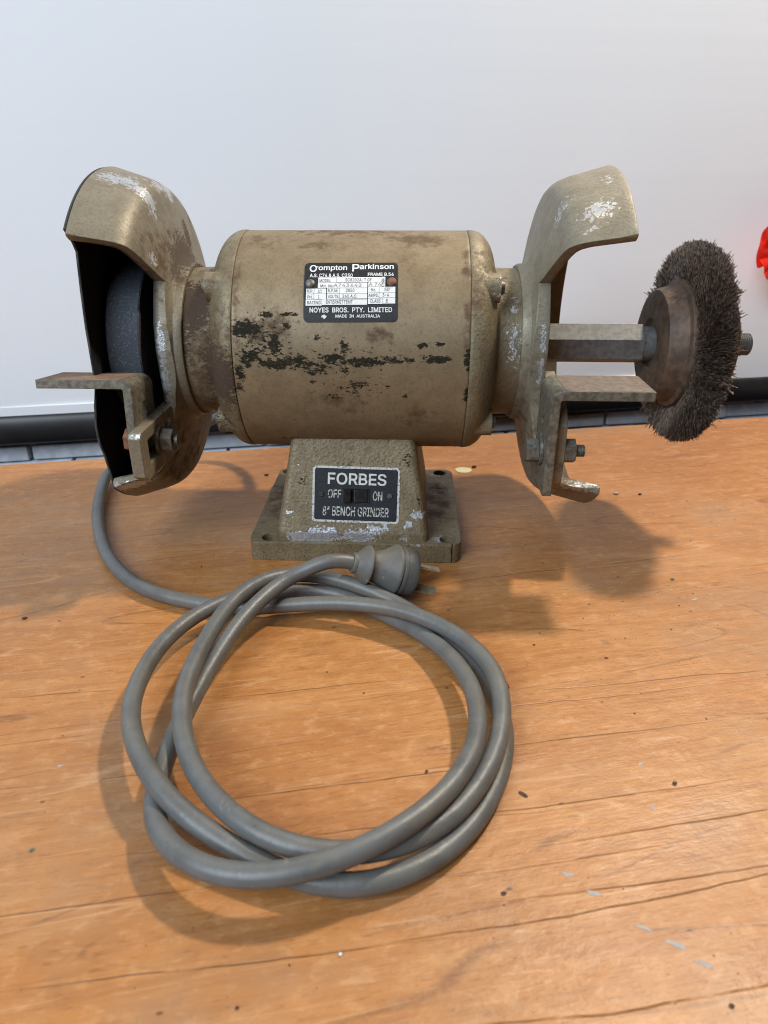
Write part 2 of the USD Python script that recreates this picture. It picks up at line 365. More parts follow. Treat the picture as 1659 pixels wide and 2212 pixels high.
# ------------------------------------------------------------------ screen and wall behind
def wallpt(u, off, z): return BO + eu*u - ev*off + np.array([0, 0, z])
SCR = .10
def back_hit(px, py, off):  # on the upright plane "off" metres beyond the bench's far edge
    d = ray(px, py); n = -ev; t = ((BO - ev*off - CAM)@n)/(d@n); return CAM+d*t
zt0, zt1 = back_hit(0, 903, SCR)[2], back_hit(1659, 809, SCR)[2]
zb0, zb1 = back_hit(0, 962, SCR)[2], back_hit(1659, 864, SCR)[2]
ZT, ZB = (zt0+zt1)/2, (zb0+zb1)/2
print('bar', zt0, zt1, zb0, zb1, 'bench rz', math.degrees(BENCH_RZ), 'edge', E0, E1)
scr = thing('projector_screen', 'white pull down projector screen with a black bottom bar hanging behind the bench', 'screen', wallpt(0, SCR, 0), BENCH_RZ)
g_ = []
nu, nzv = 120, 60
U = np.linspace(-.75, 1.65, nu); Z = np.linspace(ZT-.004, 1.75, nzv)
uu, zz = np.meshgrid(U, Z, indexing='ij')
yy = .0025*np.sin(uu*5.1+.6)*np.clip((zz-ZT)*4, 0, 1)+.0015*np.sin(uu*11+zz*3)
V = np.stack([uu, yy, zz], -1).reshape(-1, 3)
i, j = np.meshgrid(np.arange(nu-1), np.arange(nzv-1), indexing='ij')
q = np.stack([i*nzv+j, (i+1)*nzv+j, (i+1)*nzv+j+1, i*nzv+j+1], -1).reshape(-1, 4)
Fq = np.vstack([q[:, [0, 1, 2]], q[:, [0, 2, 3]]])
V2 = np.vstack([V, V+[0, .0012, 0]]); F2 = np.vstack([Fq, Fq[:, ::-1]+len(V)])
part('screen_fabric', trimesh.Trimesh(V2, F2, process=False), 'screen_white', scr, smooth=True)
part('hem', tm(mbox(-.75, 1.65, -.0012, .0030, ZT-.002, ZT+.010)), 'screen_white', scr, smooth=False)
hb = (ZT-ZB)/2
barp = Point(0, 0).buffer(hb, 24); barp = affinity.scale(barp, .45, 1.0)
part('bottom_bar', tm(ext_x(affinity.translate(barp, 0, (ZT+ZB)/2), -.76, 1.66)), 'bar_black', scr)

WALL = .120
wall = thing('brick_wall', 'grey painted stone brick wall seen under the black screen bar', 'wall', wallpt(0, WALL, 0), BENCH_RZ)
part('mortar', tm(mbox(-1.0, 2.0, .006, .05, -.9, 2.2)), 'mortar', wall, smooth=False)
bh, bw = .0205, .094
z_ref = back_hit(120, 990, WALL)[2]
u_ref = (back_hit(245*.5425*.553, 990, WALL)-BO)@eu
for r_ in range(-4, 5):
    zc = z_ref + r_*bh
    for c_ in range(-9, 19):
        if r_ in (-4, 4) and c_ % 2: pass
        u0 = u_ref + (c_ + (.5 if r_ % 2 else 0))*bw + random.uniform(-.002, .002)
        if not (-.28 < u0 < 1.35): continue
        d_ = random.uniform(.004, .011); hgt = bh-.0016-random.uniform(0, .0012)
        b_ = rbox(u0, u0+bw-.003, -d_+.004, .0075, zc, zc+hgt, .002, 6)
        b_ = tm(b_)
        b_.vertices += (np.stack([fbm(b_.vertices, 60, 2, 3+k) for k in range(3)], 1)-.5)*.0022
        part('brick', b_, 'stone', wall, smooth=40)

# ------------------------------------------------------------------ the bench grinder
AX, MX = .156, .0018
gr = thing('bench_grinder', 'old gold painted bench grinder with one open guard and a wire wheel on its shaft', 'bench grinder')
def lift(man): return man.translate([0, 0, AX])
# wear maps: soft spots given as (centre, radius, strength); value 0..1
def spots(lst):
    def f(p):
        v = np.zeros(len(p))
        for c, r, s in lst:
            q = (p-np.asarray(c))/np.asarray(r, float)
            v = np.maximum(v, s*np.clip(1.25-np.sqrt((q*q).sum(1)), 0, 1))
        return v
    return f
RM = .0825
def cyl_hit(px, py, r=RM):
    d = ray(px, py); o = CAM-np.array([0, 0, AX])
    a = d[1]**2+d[2]**2; b = o[1]*d[1]+o[2]*d[2]; c = o[1]**2+o[2]**2-r*r
    t = (-b-math.sqrt(max(b*b-a*c, 0)))/a; return CAM+d*t
def cyl_spots(lst, r=RM):   # ((px, py), (rx, rarc), strength)
    L = []
    for (px, py), (rx, ra), s in lst:
        c = cyl_hit(px, py, r); L.append((c[0], math.atan2(c[2]-AX, -c[1]), rx, ra/r, s))
    def f(p):
        th = np.arctan2(p[:, 2]-AX, -p[:, 1]); v = np.zeros(len(p))
        for x, t, rx, rt, s in L:
            dt = (th-t+PI) % (2*PI)-PI
            v = np.maximum(v, s*np.clip(1.25-np.sqrt(((p[:, 0]-x)/rx)**2+(dt/rt)**2), 0, 1))
        return v
    return f
def c2(x, y): return ((800+x*.7233)*.553, (850+y*.7233)*.553)     # from an enlarged reading of the motor
chips = cyl_spots([(c2(640, 770), (.085, .016), .43), (c2(300, 660), (.03, .028), .45), (c2(820, 920), (.05, .02), .34), (c2(560, 800), (.05, .006), .55), (c2(900, 770), (.05, .005), .56), (c2(220, 600), (.017, .008), 0.85), (c2(330, 525), (.010, .005), 0.67), (c2(450, 525), (.010, .003), 0.65), (c2(440, 590), (.006, .004), 0.65),
                   (c2(375, 690), (.008, .012), 0.73), (c2(230, 760), (.014, .010), 0.71), (c2(380, 790), (.024, .006), 0.75), (c2(480, 775), (.016, .007), 0.71),
                   (c2(600, 830), (.014, .005), 0.61), (c2(600, 650), (.012, .003), 0.57), (c2(690, 760), (.018, .006), 0.71), (c2(750, 695), (.006, .008), 0.61),
                   (c2(850, 780), (.026, .0045), 0.75), (c2(1050, 772), (.018, .003), 0.73), (c2(1250, 765), (.016, .0042), 0.77), (c2(1175, 690), (.006, .003), 0.75),
                   (c2(1270, 688), (.005, .003), 0.71), (c2(190, 830), (.007, .016), 0.65), (c2(820, 905), (.014, .007), 0.57), (c2(1420, 770), (.004, .014), 0.67),
                   (c2(1412, 960), (.004, .011), 0.67), (c2(580, 890), (.004, .003), 0.60), (c2(700, 960), (.01, .006), 0.51), (c2(760, 820), (.004, .004), 0.65),
                   (c2(990, 915), (.004, .003), 0.60), (c2(1085, 970), (.004, .003), 0.55), (c2(180, 920), (.006, .006), 0.60), (c2(470, 1190), (.02, .004), 0.47)])
rusts = cyl_spots([(c2(800, 75), (.075, .022), 0.72), (c2(1150, 120), (.040, .018), 0.72), (c2(1100, 230), (.02, .012), 0.55), (c2(300, 130), (.03, .02), 0.58), (c2(620, 150), (.03, .012), 0.65),
                   (c2(950, 640), (.016, .010), 0.65), (c2(1420, 250), (.006, .03), 0.70), (c2(1420, 600), (.005, .04), 0.60), (c2(170, 350), (.006, .04), 0.60),
                   (c2(300, 600), (.03, .02), 0.70), (c2(700, 1000), (.05, .02), 0.50), (c2(1150, 1080), (.03, .02), 0.55), (c2(150, 900), (.012, .02), 0.65)])
# motor body: the welded frame between two end caps
nx, na = 260, 420
xs = np.linspace(-.0820, .0820, nx); th = np.arange(na)*2*PI/na
X, T = np.meshgrid(xs, th, indexing='ij')
edge = np.clip((np.abs(X)-.0810)/.001, 0, 1)
rr = RM - .0005*edge**2 + .00015*(fbm(np.stack([X.ravel(), np.cos(T).ravel()*.08, np.sin(T).ravel()*.08], 1), 40, 3).reshape(X.shape)-.5)
V = np.stack([X+MX, -rr*np.cos(T), AX+rr*np.sin(T)], -1).reshape(-1, 3)
i, j = np.meshgrid(np.arange(nx-1), np.arange(na), indexing='ij')
q = np.stack([i*na+j, i*na+(j+1) % na, (i+1)*na+(j+1) % na, (i+1)*na+j], -1).reshape(-1, 4)
F = np.vstack([q[:, [0, 1, 2]], q[:, [0, 2, 3]]])
tmm = trimesh.Trimesh(V, F, process=False)
mid = V[(nx//2)*na]; nn = np.cross(V[F[0, 1]]-V[F[0, 0]], V[F[0, 2]]-V[F[0, 0]])
if nn@(V[F[0, 0]]-np.array([V[F[0, 0]][0], 0, AX])) < 0: tmm.faces = tmm.faces[:, ::-1]
part('motor_frame', tmm, 'motor_paint', gr, smooth=True, attrs={'chip': chips, 'rust': rusts})

def dense(man, l):
    return man.refine_to_length(l)
lug_ang = [math.radians(a) for a in (43, 137, 223, 317)]
for s in (-1, 1):
    prof = [(0.0, .06), (.0812, .06), (.0812, .0820), (.0826, .0824), (.0829, .0834)]
    rc, cx_, cr_ = .0235, .0829-.0235, .0815
    for a in np.linspace(0, PI/2, 14):
        prof.append((cx_+rc*math.cos(a)*1.0, .0845+.0178*math.sin(a)))
    prof += [(.0585, .1026), (.0575, .1035), (.0562, .1048), (.0556, .1245), (.0, .1245)]
    cap = xrevolve(prof, 180, s)
    for a in lug_ang:
        y_, z_ = -.0715*math.cos(a), .0715*math.sin(a)
        lug = Manifold.batch_hull([Manifold.sphere(.0115, 20).translate([s*.083, y_*.97, z_*.97]), (xcyl(.0865, .1030, .0100, y_, z_, 28) if s > 0 else xcyl(-.1030, -.0865, .0100, y_, z_, 28))])
        cap = cap + lug
    cap = lift(dense(cap, .005)).translate([MX, 0, 0])
    if s < 0:
        A = {'chip': spots([((-.092, -.076, .146), (0.0252, 0.0420, 0.0280), .86), ((-.100, -.07, .150), (0.0168, 0.0420, 0.0364), .80), ((-.116, -.045, .192), (0.0196, 0.0280, 0.0308), .92), ((-.122, -.052, .168), (0.0084, 0.0168, 0.0280), .72), ((-.098, -.07, .110), (0.0168, 0.0420, 0.0224), .52)]),
             'rust': spots([((-.1, -.06, .15), (0.0420, 0.0700, 0.0840), .75), ((-.1, -.03, .21), (0.0420, 0.0700, 0.0420), .5)]),
             'bare': spots([((-.104, -.066, .178), (0.0084, 0.0168, 0.0168), .52)])}
    else:
        A = {'bare': spots([((.117, -.052, .166), (0.0112, 0.0196, 0.0280), .55), ((.117, -.05, .19), (0.0084, 0.0280, 0.0168), .45), ((.105, -.06, .205), (0.0084, 0.0140, 0.0140), .5)]),
             'rust': spots([((.086, -.06, .2), (0.0140, 0.0560, 0.0700), .55), ((.1, -.03, .21), (0.0420, 0.0840, 0.0420), .45)]),
             'chip': spots([((.1255, -.052, .158), (0.0056, 0.0280, 0.0364), .62)])}
    c_ = part('end_cap', tm(cap), 'cast_paint', gr, smooth=38, attrs=A)
    for a in lug_ang:
        y_, z_ = -.0715*math.cos(a), .0715*math.sin(a)
        sc_ = xcyl(.1026, .1062, .0056, y_, z_, 20, .0042) - mbox(.1050, .113, y_-.0007, y_+.0007, z_-.006, z_+.006)
        if s < 0: sc_ = sc_.mirror([1, 0, 0])
        part('tie_bolt_head', tm(lift(sc_).translate([MX, 0, 0])), 'bolt_steel', c_, smooth=38)

# base: foot plate and pillar
ZP = .016
rect = sbox(-.0830, -.080, .0840, .077).buffer(-.009).buffer(.009, 8)
rect = affinity.translate(rect, 0.0015, 0)
holes = [at(583, 1160, ZP), at(949, 1022, ZP), at(966, 1165, ZP)]
hl = [(h[0], h[1]) for h in holes] + [(-(holes[1][0]), holes[1][1])]
poly = rect
for hx, hy in hl: poly = poly.difference(Point(hx, hy).buffer(.0062, 16))
foot = ext_z(poly, 0, ZP)
crk = [at(975, 1168, ZP)[:2], at(973, 1176, ZP)[:2]]
cx0 = crk[0][0]
pts = [(cx0, hl[2][1]-.004), (cx0+.0012, -.068), (cx0-.0003, -.074), (cx0+.0008, -.0815)]
for (xa, ya), (xb, yb) in zip(pts, pts[1:]):
    foot = foot - Manifold.batch_hull([Manifold.cylinder(.03, .00035, .00035, 6).translate([x_, y_, -.005]) for x_, y_ in ((xa, ya), (xb, yb))])
# the crack goes on down the front edge
xf = pts[-1][0]
for (za, xa), (zb, xb) in zip([(.017, xf), (.011, xf-.0011), (.006, xf-.0002), (-.001, xf-.0004)], [(.011, xf-.0011), (.006, xf-.0002), (-.001, xf-.0004), (-.002, xf-.0004)]):
    foot = foot - Manifold.batch_hull([Manifold.sphere(.0004, 6).translate([x_, y_, z_]) for x_, z_ in ((xa, za), (xb, zb)) for y_ in (-.083, -.074)])
foot = dense(foot, .006)
part('foot_plate', tm(foot), 'base_paint', gr, smooth=35, attrs={
    'bare': spots([((.072, .065, .016), (.012, .012, .004), .55), ((.069, -.070, .016), (.012, .009, .003), .62), ((-.078, -.078, .004), (.006, .004, .004), .6), ((.05, -.080, .016), (.014, .002, .002), .5)]),
    'rust': spots([((.07, 0, .016), (.02, .08, .008), .6), ((-.07, 0, .016), (.02, .08, .008), .6), ((0, -.08, .004), (.09, .004, .008), .4)]),
    'chip': spots([((.07, .03, .016), (.012, .03, .004), .42)])})
r_ = .006; sp = Manifold.sphere(r_, 24)
cor = []
for (hx, y0, y1, z) in ((.0595, -.0765, .073, ZP-.004), (.0595, -.0765, .073, ZP+.006), (.0462, -.0480, .048, .104)):
    for x_ in (-hx+r_, hx-r_):
        for y_ in (y0+r_, y1-r_): cor.append(sp.translate([x_, y_, z]))
pil = Manifold.batch_hull(cor)
pil = pil - xcyl(-.08, .08, RM-.002, 0, AX, 90)
pil = pil - mbox(-1, 1, -1, 1, -1, ZP-.001)
pil = dense(pil, .004)
ps = lambda px, py: at(px, py, .02+.0)  # low on the pillar front
def front_y(z): return -.0765+(z-.022)/(.104-.022)*(.0285)
def pf(px, py):
    """Where the pixel's ray meets the pillar's front face."""
    d = ray(px, py); lo, hi = .2, 1.0
    n = np.array([0, -(.104-.022), .0285]); p0 = np.array([0, -.0765, .022]); t = ((p0-CAM)@n)/(d@n); return CAM+d*t
def c4(x, y): return (497.7+x/3, 912.5+y/3)
B4 = [((430, 740), .011, .62), ((570, 750), .016, .68), ((650, 715), .009, .6), ((840, 740), .016, .58), ((930, 700), .009, .56), ((1000, 680), .007, .55), ((730, 740), .006, .6),
      ((1210, 600), .007, .6), ((1150, 660), .006, .56), ((385, 580), .005, .55), ((455, 270), .004, .6), ((1260, 580), .004, .55), ((1130, 760), .006, .5), ((640, 670), .004, .55)]
part('pillar', tm(pil), 'base_paint', gr, smooth=40, attrs={
    'bare': spots([(pf(*c4(*c)), (r*1.15, .012, r*.85), s+.10) for c, r, s in B4]),
    'chip': spots([(pf(*c4(470, 380)), (.009, .01, .007), .5), (pf(*c4(750, 265)), (.02, .01, .004), .42), (pf(*c4(1140, 240)), (.01, .01, .012), .45), (pf(*c4(1225, 510)), (.006, .01, .006), .5)]),
    'rust': spots([((.06, -.01, .05), (.01, .08, .06), .55), ((-.06, -.01, .05), (.01, .08, .06), .4), (pf(*c4(800, 180)), (.05, .01, .012), .35)])})

# switch plate on the pillar's front
q0 = pf(768, 1069); nrm_f = np.array([0, -(.104-.022), .0285]); nrm_f /= np.linalg.norm(nrm_f)
ux = np.array([1.0, 0, 0]); uy = np.cross(nrm_f, ux)
PA, PB = pf(675, 1069), pf(863, 1069); PW = PB[0]-PA[0]
PC, PD = pf(768, 1008), pf(768, 1129); PH = np.linalg.norm(PC-PD)
tilt = math.radians(-1.1); ct, st_ = math.cos(tilt), math.sin(tilt)
PXC = (PA[0]+PB[0])/2; pc = (PC+PD)/2; pc[0] = PXC
def on_pillar(m, off=0.0):
    v = np.array(m.vertices if hasattr(m, 'vertices') else m, float)
    x, y = v[:, 0]*ct-v[:, 1]*st_, v[:, 0]*st_+v[:, 1]*ct
    w = pc+ux*x[:, None]+uy*y[:, None]+nrm_f*(v[:, 2]+off)[:, None]
    return trimesh.Trimesh(w, m.faces, process=False)
sw = thing_path = None
def flatplate(w, h, r, z0, z1):
    return tm(ext_z(sbox(-w/2, -h/2, w/2, h/2).buffer(-r).buffer(r, 6), z0, z1))
def c5(x, y):  # enlarged reading of the switch plate -> plate coordinates
    return (x-780)/1400*PW, -(y-548)/890*PH
def fit_text(t, x0, x1, yb, cap, f, bold=False, depth=.00015):
    m = meshkit.text_mesh(t, 1.0, 1.0, bold=bold)
    v = np.array(m.vertices); b = m.bounds
    (X0, Y0), (X1, Y1) = f(x0, yb), f(x1, yb-cap)
    v[:, 0] = X0+(v[:, 0]-b[0, 0])/(b[1, 0]-b[0, 0])*(X1-X0); v[:, 1] = Y0+v[:, 1]*(Y1-Y0); v[:, 2] *= depth
    return trimesh.Trimesh(v, m.faces, process=False)
plate = part('switch_plate', on_pillar(flatplate(PW, PH, .0028, -.0004, .0007)), 'edge_print', gr, smooth=35)
part('plate_face', on_pillar(flatplate(PW-.0034, PH-.0034, .0018, .0005, .0008)), 'black_enamel', plate, smooth=35)
part('lettering', on_pillar(fit_text('FORBES', 325, 1265, 385, 172, c5, True), .0008), 'scuffed_print', plate, smooth=False)
part('lettering', on_pillar(fit_text('OFF', 330, 545, 605, 130, c5, True), .0008), 'worn_print', plate, smooth=False)
part('lettering', on_pillar(fit_text('ON', 1055, 1205, 630, 140, c5, True), .0008), 'worn_print', plate, smooth=False)
part('lettering', on_pillar(fit_text('8" BENCH GRINDER', 250, 1315, 885, 140, c5, True), .0008), 'worn_print', plate, smooth=False)
(sx0, sy0), (sx1, sy1) = c5(550, 685), c5(1000, 440)
ring = tm(ext_z(sbox(sx0, sy0, sx1, sy1).difference(sbox(sx0+.0007, sy0+.0007, sx1-.0007, sy1-.0007)), .0006, .0016))
part('switch_bezel', on_pillar(ring), 'switch_black', plate, smooth=False)
part('dark_recess_panel', on_pillar(tm(mbox(sx0+.0007, sx1-.0007, sy0+.0007, sy1-.0007, .0006, .00095))), 'recess_shade', plate, smooth=False)  # flat near-black panel; the shade of a recess is put into its colour
xm = sx0+(sx1-sx0)*.38
rock = Manifold.batch_hull([Manifold.cylinder(sy1-sy0-.0024, .0008, .0008, 10).rotate([-90, 0, 0]).translate([x_, sy0+.0012, z_]) for x_, z_ in ((sx0+.0012, .0008), (sx0+.0018, .0058), (xm-.0016, .0042), (xm-.0009, .0008))])
part('rocker', on_pillar(tm(rock)), 'switch_black', plate, smooth=40)
rock2 = Manifold.batch_hull([Manifold.cylinder(sy1-sy0-.0024, .0008, .0008, 10).rotate([-90, 0, 0]).translate([x_, sy0+.0012, z_]) for x_, z_ in ((xm+.0016, .0006), (xm+.0022, .0022), (sx1-.002, .0010), (sx1-.0019, .0006))])
part('rocker', on_pillar(tm(rock2)), 'switch_black', plate, smooth=40)
for x_, a_ in ((225, .3), (1325, -.9)):
    X0, Y0 = c5(x_, 553)
    sc_ = Manifold.cylinder(.0012, .0023, .0017, 20) - mbox(-.003, .003, -.0003, .0003, .0006, .002).rotate([0, 0, math.degrees(a_)])
    part('screw', on_pillar(tm(sc_.translate([X0, Y0, .0008]))), 'bolt_steel' if x_ > 1000 else 'flange_dark', plate, smooth=35)

# rating plate bent round the motor
n0, n1, n2_, n3_ = cyl_hit(656, 634), cyl_hit(859, 632), cyl_hit(757, 569), cyl_hit(757, 696)
NW = n1[0]-n0[0]; ang = lambda p: math.atan2(p[2]-AX, -p[1])
tht, thb = ang(n2_), ang(n3_); NH = (tht-thb)*RM; NXC = (n0[0]+n1[0])/2; NTC = (tht+thb)/2
tl = math.radians(.6)
def on_motor(m, off=0.0):
    v = np.array(m.vertices, float); ct, st_ = math.cos(tl), math.sin(tl)
    x, y = v[:, 0]*ct-v[:, 1]*st_, v[:, 0]*st_+v[:, 1]*ct
    t = NTC+y/RM; r = RM+off+v[:, 2]
    return trimesh.Trimesh(np.stack([NXC+x, -r*np.cos(t), AX+r*np.sin(t)], 1), m.faces, process=False)
def c6(x, y): return (x-815)/1350*NW, -(y-525)/845*NH
def rect6(x0, y0, x1, y1, z0, z1, n=1):
    (a, b), (c, d) = c6(x0, y1), c6(x1, y0); return tm(mbox(a, c, b, d, z0, z1).refine_to_length(.004))
pl = ext_z(sbox(-NW/2, -NH/2, NW/2, NH/2).buffer(-.0032).buffer(.0032, 6), 0.0, .0005).refine_to_length(.003)
rp = part('rating_plate', on_motor(tm(pl), .0001), 'black_enamel', gr, smooth=30)
ZC = .0006
cells = [(345, 340, 610, 415), (614, 338, 1255, 412), (1258, 336, 1310, 480), (343, 420, 1054, 495), (1066, 416, 1255, 480),
         (175, 505, 288, 575), (292, 503, 464, 574), (476, 501, 650, 571), (655, 499, 1054, 569), (1066, 485, 1222, 562), (1226, 483, 1455, 557),
         (175, 580, 288, 654), (292, 578, 464, 652), (476, 576, 650, 648), (655, 574, 1054, 643), (1066, 566, 1222, 637), (1226, 562, 1455, 633),
         (173, 659, 404, 735), (408, 654, 1054, 726), (1066, 642, 1275, 716), (1279, 638, 1455, 711)]
for c_ in cells: part('white_cell', on_motor(rect6(*c_, ZC, ZC+.0001)), 'white_print', rp, smooth=False)
T6 = [('C', 213, 310, 250, 105, 1, 'white_print'), ('rompton', 300, 755, 224, 76, 1, 'white_print'), ('P', 830, 935, 246, 116, 1, 'white_print'), ('arkinson', 938, 1430, 210, 80, 1, 'white_print'), ('A.S. C74 & A.S. C350', 220, 840, 335, 50, 1, 'white_print'),
      ('FRAME B.56', 1058, 1432, 320, 46, 1, 'white_print'), ('NOYES  BROS.  PTY.  LIMITED', 230, 1412, 822, 60, 1, 'white_print'), ('MADE  IN  AUSTRALIA', 602, 1240, 890, 36, 1, 'white_print'),
      ('MODEL', 365, 525, 408, 42, 0, 'black_print'), ('SC8202A-T GF', 737, 1115, 402, 46, 0, 'black_print'), ('M/c. No.', 380, 565, 485, 40, 0, 'black_print'),
      ('A743642', 570, 970, 480, 46, 0, 'stamp_grey'), ('A 74', 1075, 1252, 468, 44, 0, 'stamp_grey'),
      ('H.P.', 190, 280, 560, 42, 0, 'black_print'), ('1/2', 345, 400, 562, 42, 0, 'black_print'), ('R.P.M.', 490, 638, 555, 42, 0, 'black_print'), ('2850', 748, 870, 552, 44, 0, 'black_print'),
      ('Hz.', 1108, 1178, 545, 44, 0, 'black_print'), ('50', 1303, 1370, 543, 46, 0, 'black_print'),
      ('PH.', 197, 270, 640, 42, 0, 'black_print'), ('1', 352, 368, 640, 44, 0, 'black_print'), ('VOLTS', 490, 640, 634, 42, 0, 'black_print'), ('240 A.C.', 700, 912, 632, 44, 0, 'black_print'),
      ('AMPS.', 1072, 1218, 622, 44, 0, 'black_print'), ('3-4', 1275, 1365, 617, 46, 0, 'black_print'),
      ('RATING', 195, 388, 716, 42, 0, 'black_print'), ('INTERMITTENT', 465, 848, 710, 46, 0, 'black_print'), ('CLASS', 1098, 1244, 700, 46, 0, 'black_print'), ('E', 1325, 1352, 696, 46, 0, 'black_print')]
for t, x0, x1, yb, cap, b_, mt in T6:
    part('lettering', on_motor(fit_text(t, x0, x1, yb, cap, c6, bool(b_), .0001), .00061 if b_ else .00071), mt, rp, smooth=False)
# the little wing-shaped mark before MADE
mk = Polygon([(400, 868), (440, 850), (452, 862), (475, 868), (470, 885), (440, 908), (428, 905), (432, 886), (418, 884), (405, 896)])
mk = Polygon([c6(*p) for p in mk.exterior.coords])
part('emblem', on_motor(tm(ext_z(mk, .0006, .0007))), 'white_print', rp, smooth=False)
t90 = fit_text('F 250A', 0, 130, 40, 34, lambda x, y: (x/1350*NW, -(y-40)/845*NH)); v = np.array(t90.vertices)
cx6, cy6 = c6(1300, 478); v2 = np.stack([cx6-v[:, 1], cy6+v[:, 0]*1.0, v[:, 2]], 1)
part('lettering', on_motor(trimesh.Trimesh(v2, t90.faces, process=False), .00071), 'black_print', rp, smooth=False)
for x_, y_ in ((232, 432), (1405, 412)):
    X0, Y0 = c6(x_, y_); dm = Manifold.sphere(.0034, 24).scale([1, 1, .55]).translate([X0, Y0, .0006])
    part('rivet', on_motor(tm(dm)), 'rust_bolt' if x_ > 1000 else 'bolt_steel', rp, smooth=60)

# ---- wheel guards: a dished plate with a deep rim, the front sliced open
CUT = -.079
def guard(s):
    outer = [(.045, .1225), (.0580, .1225), (.0592, .1245), (.0595, .1285), (.064, .1315), (.075, .1345), (.088, .1372), (.100, .1398), (.1075, .1418), (.1115, .1436), (.1143, .1462), (.1165, .1495), (.1180, .1530), (.1195, .1570), (.1262, .1825), (.1258, .1838)]
    inner = [(.1200, .1838), (.1138, .1595), (.1122, .1555), (.1100, .1520), (.1070, .1496), (.1020, .1478), (.0940, .1458), (.0820, .1432), (.0680, .1410), (.0200, .1400), (.0200, .1225)]
    if s < 0:
        outer[-2:] = [(.1257, .1770), (.1253, .1783)]; inner[0] = (.1194, .1783)
    gd = xrevolve(outer+inner, 200, s)
    return gd
for s in (-1, 1):
    gd = lift(guard(s))
    edge = [(-.3, .115), (-.0935, .0905), (-.0905, .0845), (-.068, .0680), (-.0460, .0515), (-.0485, .0480), (-.0530, .0390), (-.0590, .0240), (-.0612, .0050), (-.0585, -.020), (-.0575, -.036), (-.0600, -.055), (-.0700, -.076), (-.0850, -.088), (-.092, -.13), (-.3, -.13)]
    cutb = lift(ext_x(Polygon(edge), -.4, .4))
    gd = gd - cutb
    gd = dense(gd, .005)
    def soot(p, s=s):  # inner surfaces coloured darker, fully on the left, less on the right
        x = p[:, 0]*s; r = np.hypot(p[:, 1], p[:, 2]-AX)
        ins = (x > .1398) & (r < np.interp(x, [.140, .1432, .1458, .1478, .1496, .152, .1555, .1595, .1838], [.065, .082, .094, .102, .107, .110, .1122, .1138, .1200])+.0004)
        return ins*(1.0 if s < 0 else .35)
    if s < 0:
        b_ = [(atx(265, 430, -.165), (.022, .014, .016), 0.73), (atx(300, 440, -.150), (0.0203, 0.0145, 0.0319), .70), (atx(215, 440, -.175), (.016, .014, .014), 0.69), (atx(365, 410, -.142), (.010, .014, .016), 0.67),
              (atx(230, 478, -.17), (.030, .010, .005), 0.69), (atx(290, 400, -.160), (.020, .02, .008), 0.67), (atx(345, 470, -.145), (.008, .01, .024), 0.59), (atx(350, 395, -.142), (.012, .02, .012), 0.65), ((-.1368, -.060, .166), (.005, .006, .034), 0.69), ((-.138, -.058, .14), (.006, .004, .05), 0.71), ((-.17, -.079, .063), (0.0435, 0.0116, 0.0087), .74),
              ((-.160, -.03, .275), (.03, .02, .012), 0.63), (atx(330, 560, -.137), (.010, .01, .01), 0.59), (atx(418, 430, -.135), (.005, .01, .02), 0.59)]
        c_ = [(atx(398, 570, -.133), (0.0203, 0.0435, 0.0319), .86), (atx(420, 620, -.132), (0.0203, 0.0319, 0.0319), .80), (atx(405, 510, -.136), (0.0174, 0.0145, 0.0203), .70), (atx(412, 450, -.139), (.010, .012, .020), 0.69), (atx(378, 605, -.133), (0.0145, 0.0203, 0.0232), .72)]
        ru = [((-.131, -.04, .225), (0.0290, 0.0580, 0.0435), .6), ((-.135, -.07, .09), (0.0290, 0.0725, 0.0435), .62), ((-.125, -.03, .06), (0.0580, 0.1160, 0.0435), .6), (atx(430, 400, -.14), (0.0290, 0.0435, 0.0435), .6)]
    else:
        b_ = [(atx(1290, 425, .160), (.022, .016, .018), 0.78), (atx(1330, 400, .170), (.016, .02, .012), 0.74), (atx(1275, 480, .155), (.012, .008, .010), 0.70), (atx(1255, 430, .150), (.010, .010, .020), 0.68), (atx(1315, 375, .17), (.016, .03, .008), 0.70), (atx(1215, 460, .144), (0.0145, 0.0145, 0.0290), .46), ((.1365, -.06, .16), (.004, .004, .05), 0.66), ((.184, -.08, .24), (.004, .012, .014), 0.70), ((.17, -.08, .068), (0.0435, 0.0116, 0.0072), .6)]
        c_ = [((.134, -.05, .19), (0.0058, 0.0290, 0.0145), .3)]
        ru = [((.134, -.05, .13), (0.0290, 0.0725, 0.0725), .5), ((.134, -.06, .08), (0.0290, 0.0725, 0.0580), .66), ((.14, -.07, .2), (0.0145, 0.0290, 0.0435), .4), ((.136, -.03, .19), (0.0145, 0.0290, 0.0435), .4)]
    gp = part('wheel_guard', tm(gd), 'guard_paint', gr, smooth=36, label=('left wheel guard closed on its outer side' if s < 0 else 'right wheel guard open on its outer side'), attrs={'bare': spots(b_), 'chip': spots(c_), 'rust': spots(ru), 'soot': soot})
    if s < 0:
        cov = lift(xcyl(-.1803, -.1785, .1253, seg=160) - ext_x(Polygon([(-.3, .0910), (-.0895, .0890), (-.080, .080), (-.0765, .0740), (-.0800, .0500), (-.0825, .0250), (-.0830, -.0150), (-.0900, -.0280), (-.0945, -.0420), (-.0935, -.055), (-.0890, -.0650), (-.0850, -.0800), (-.0820, -.0950), (-.3, -.14)]), -.3, 0))
        part('guard_cover', tm(dense(cov, .008)), 'guard_paint', gr, smooth=36, label='thin black cover on the outer side of the left guard', attrs={'soot': lambda p: np.where(p[:, 0] > -.1795, 1.0, .6)})

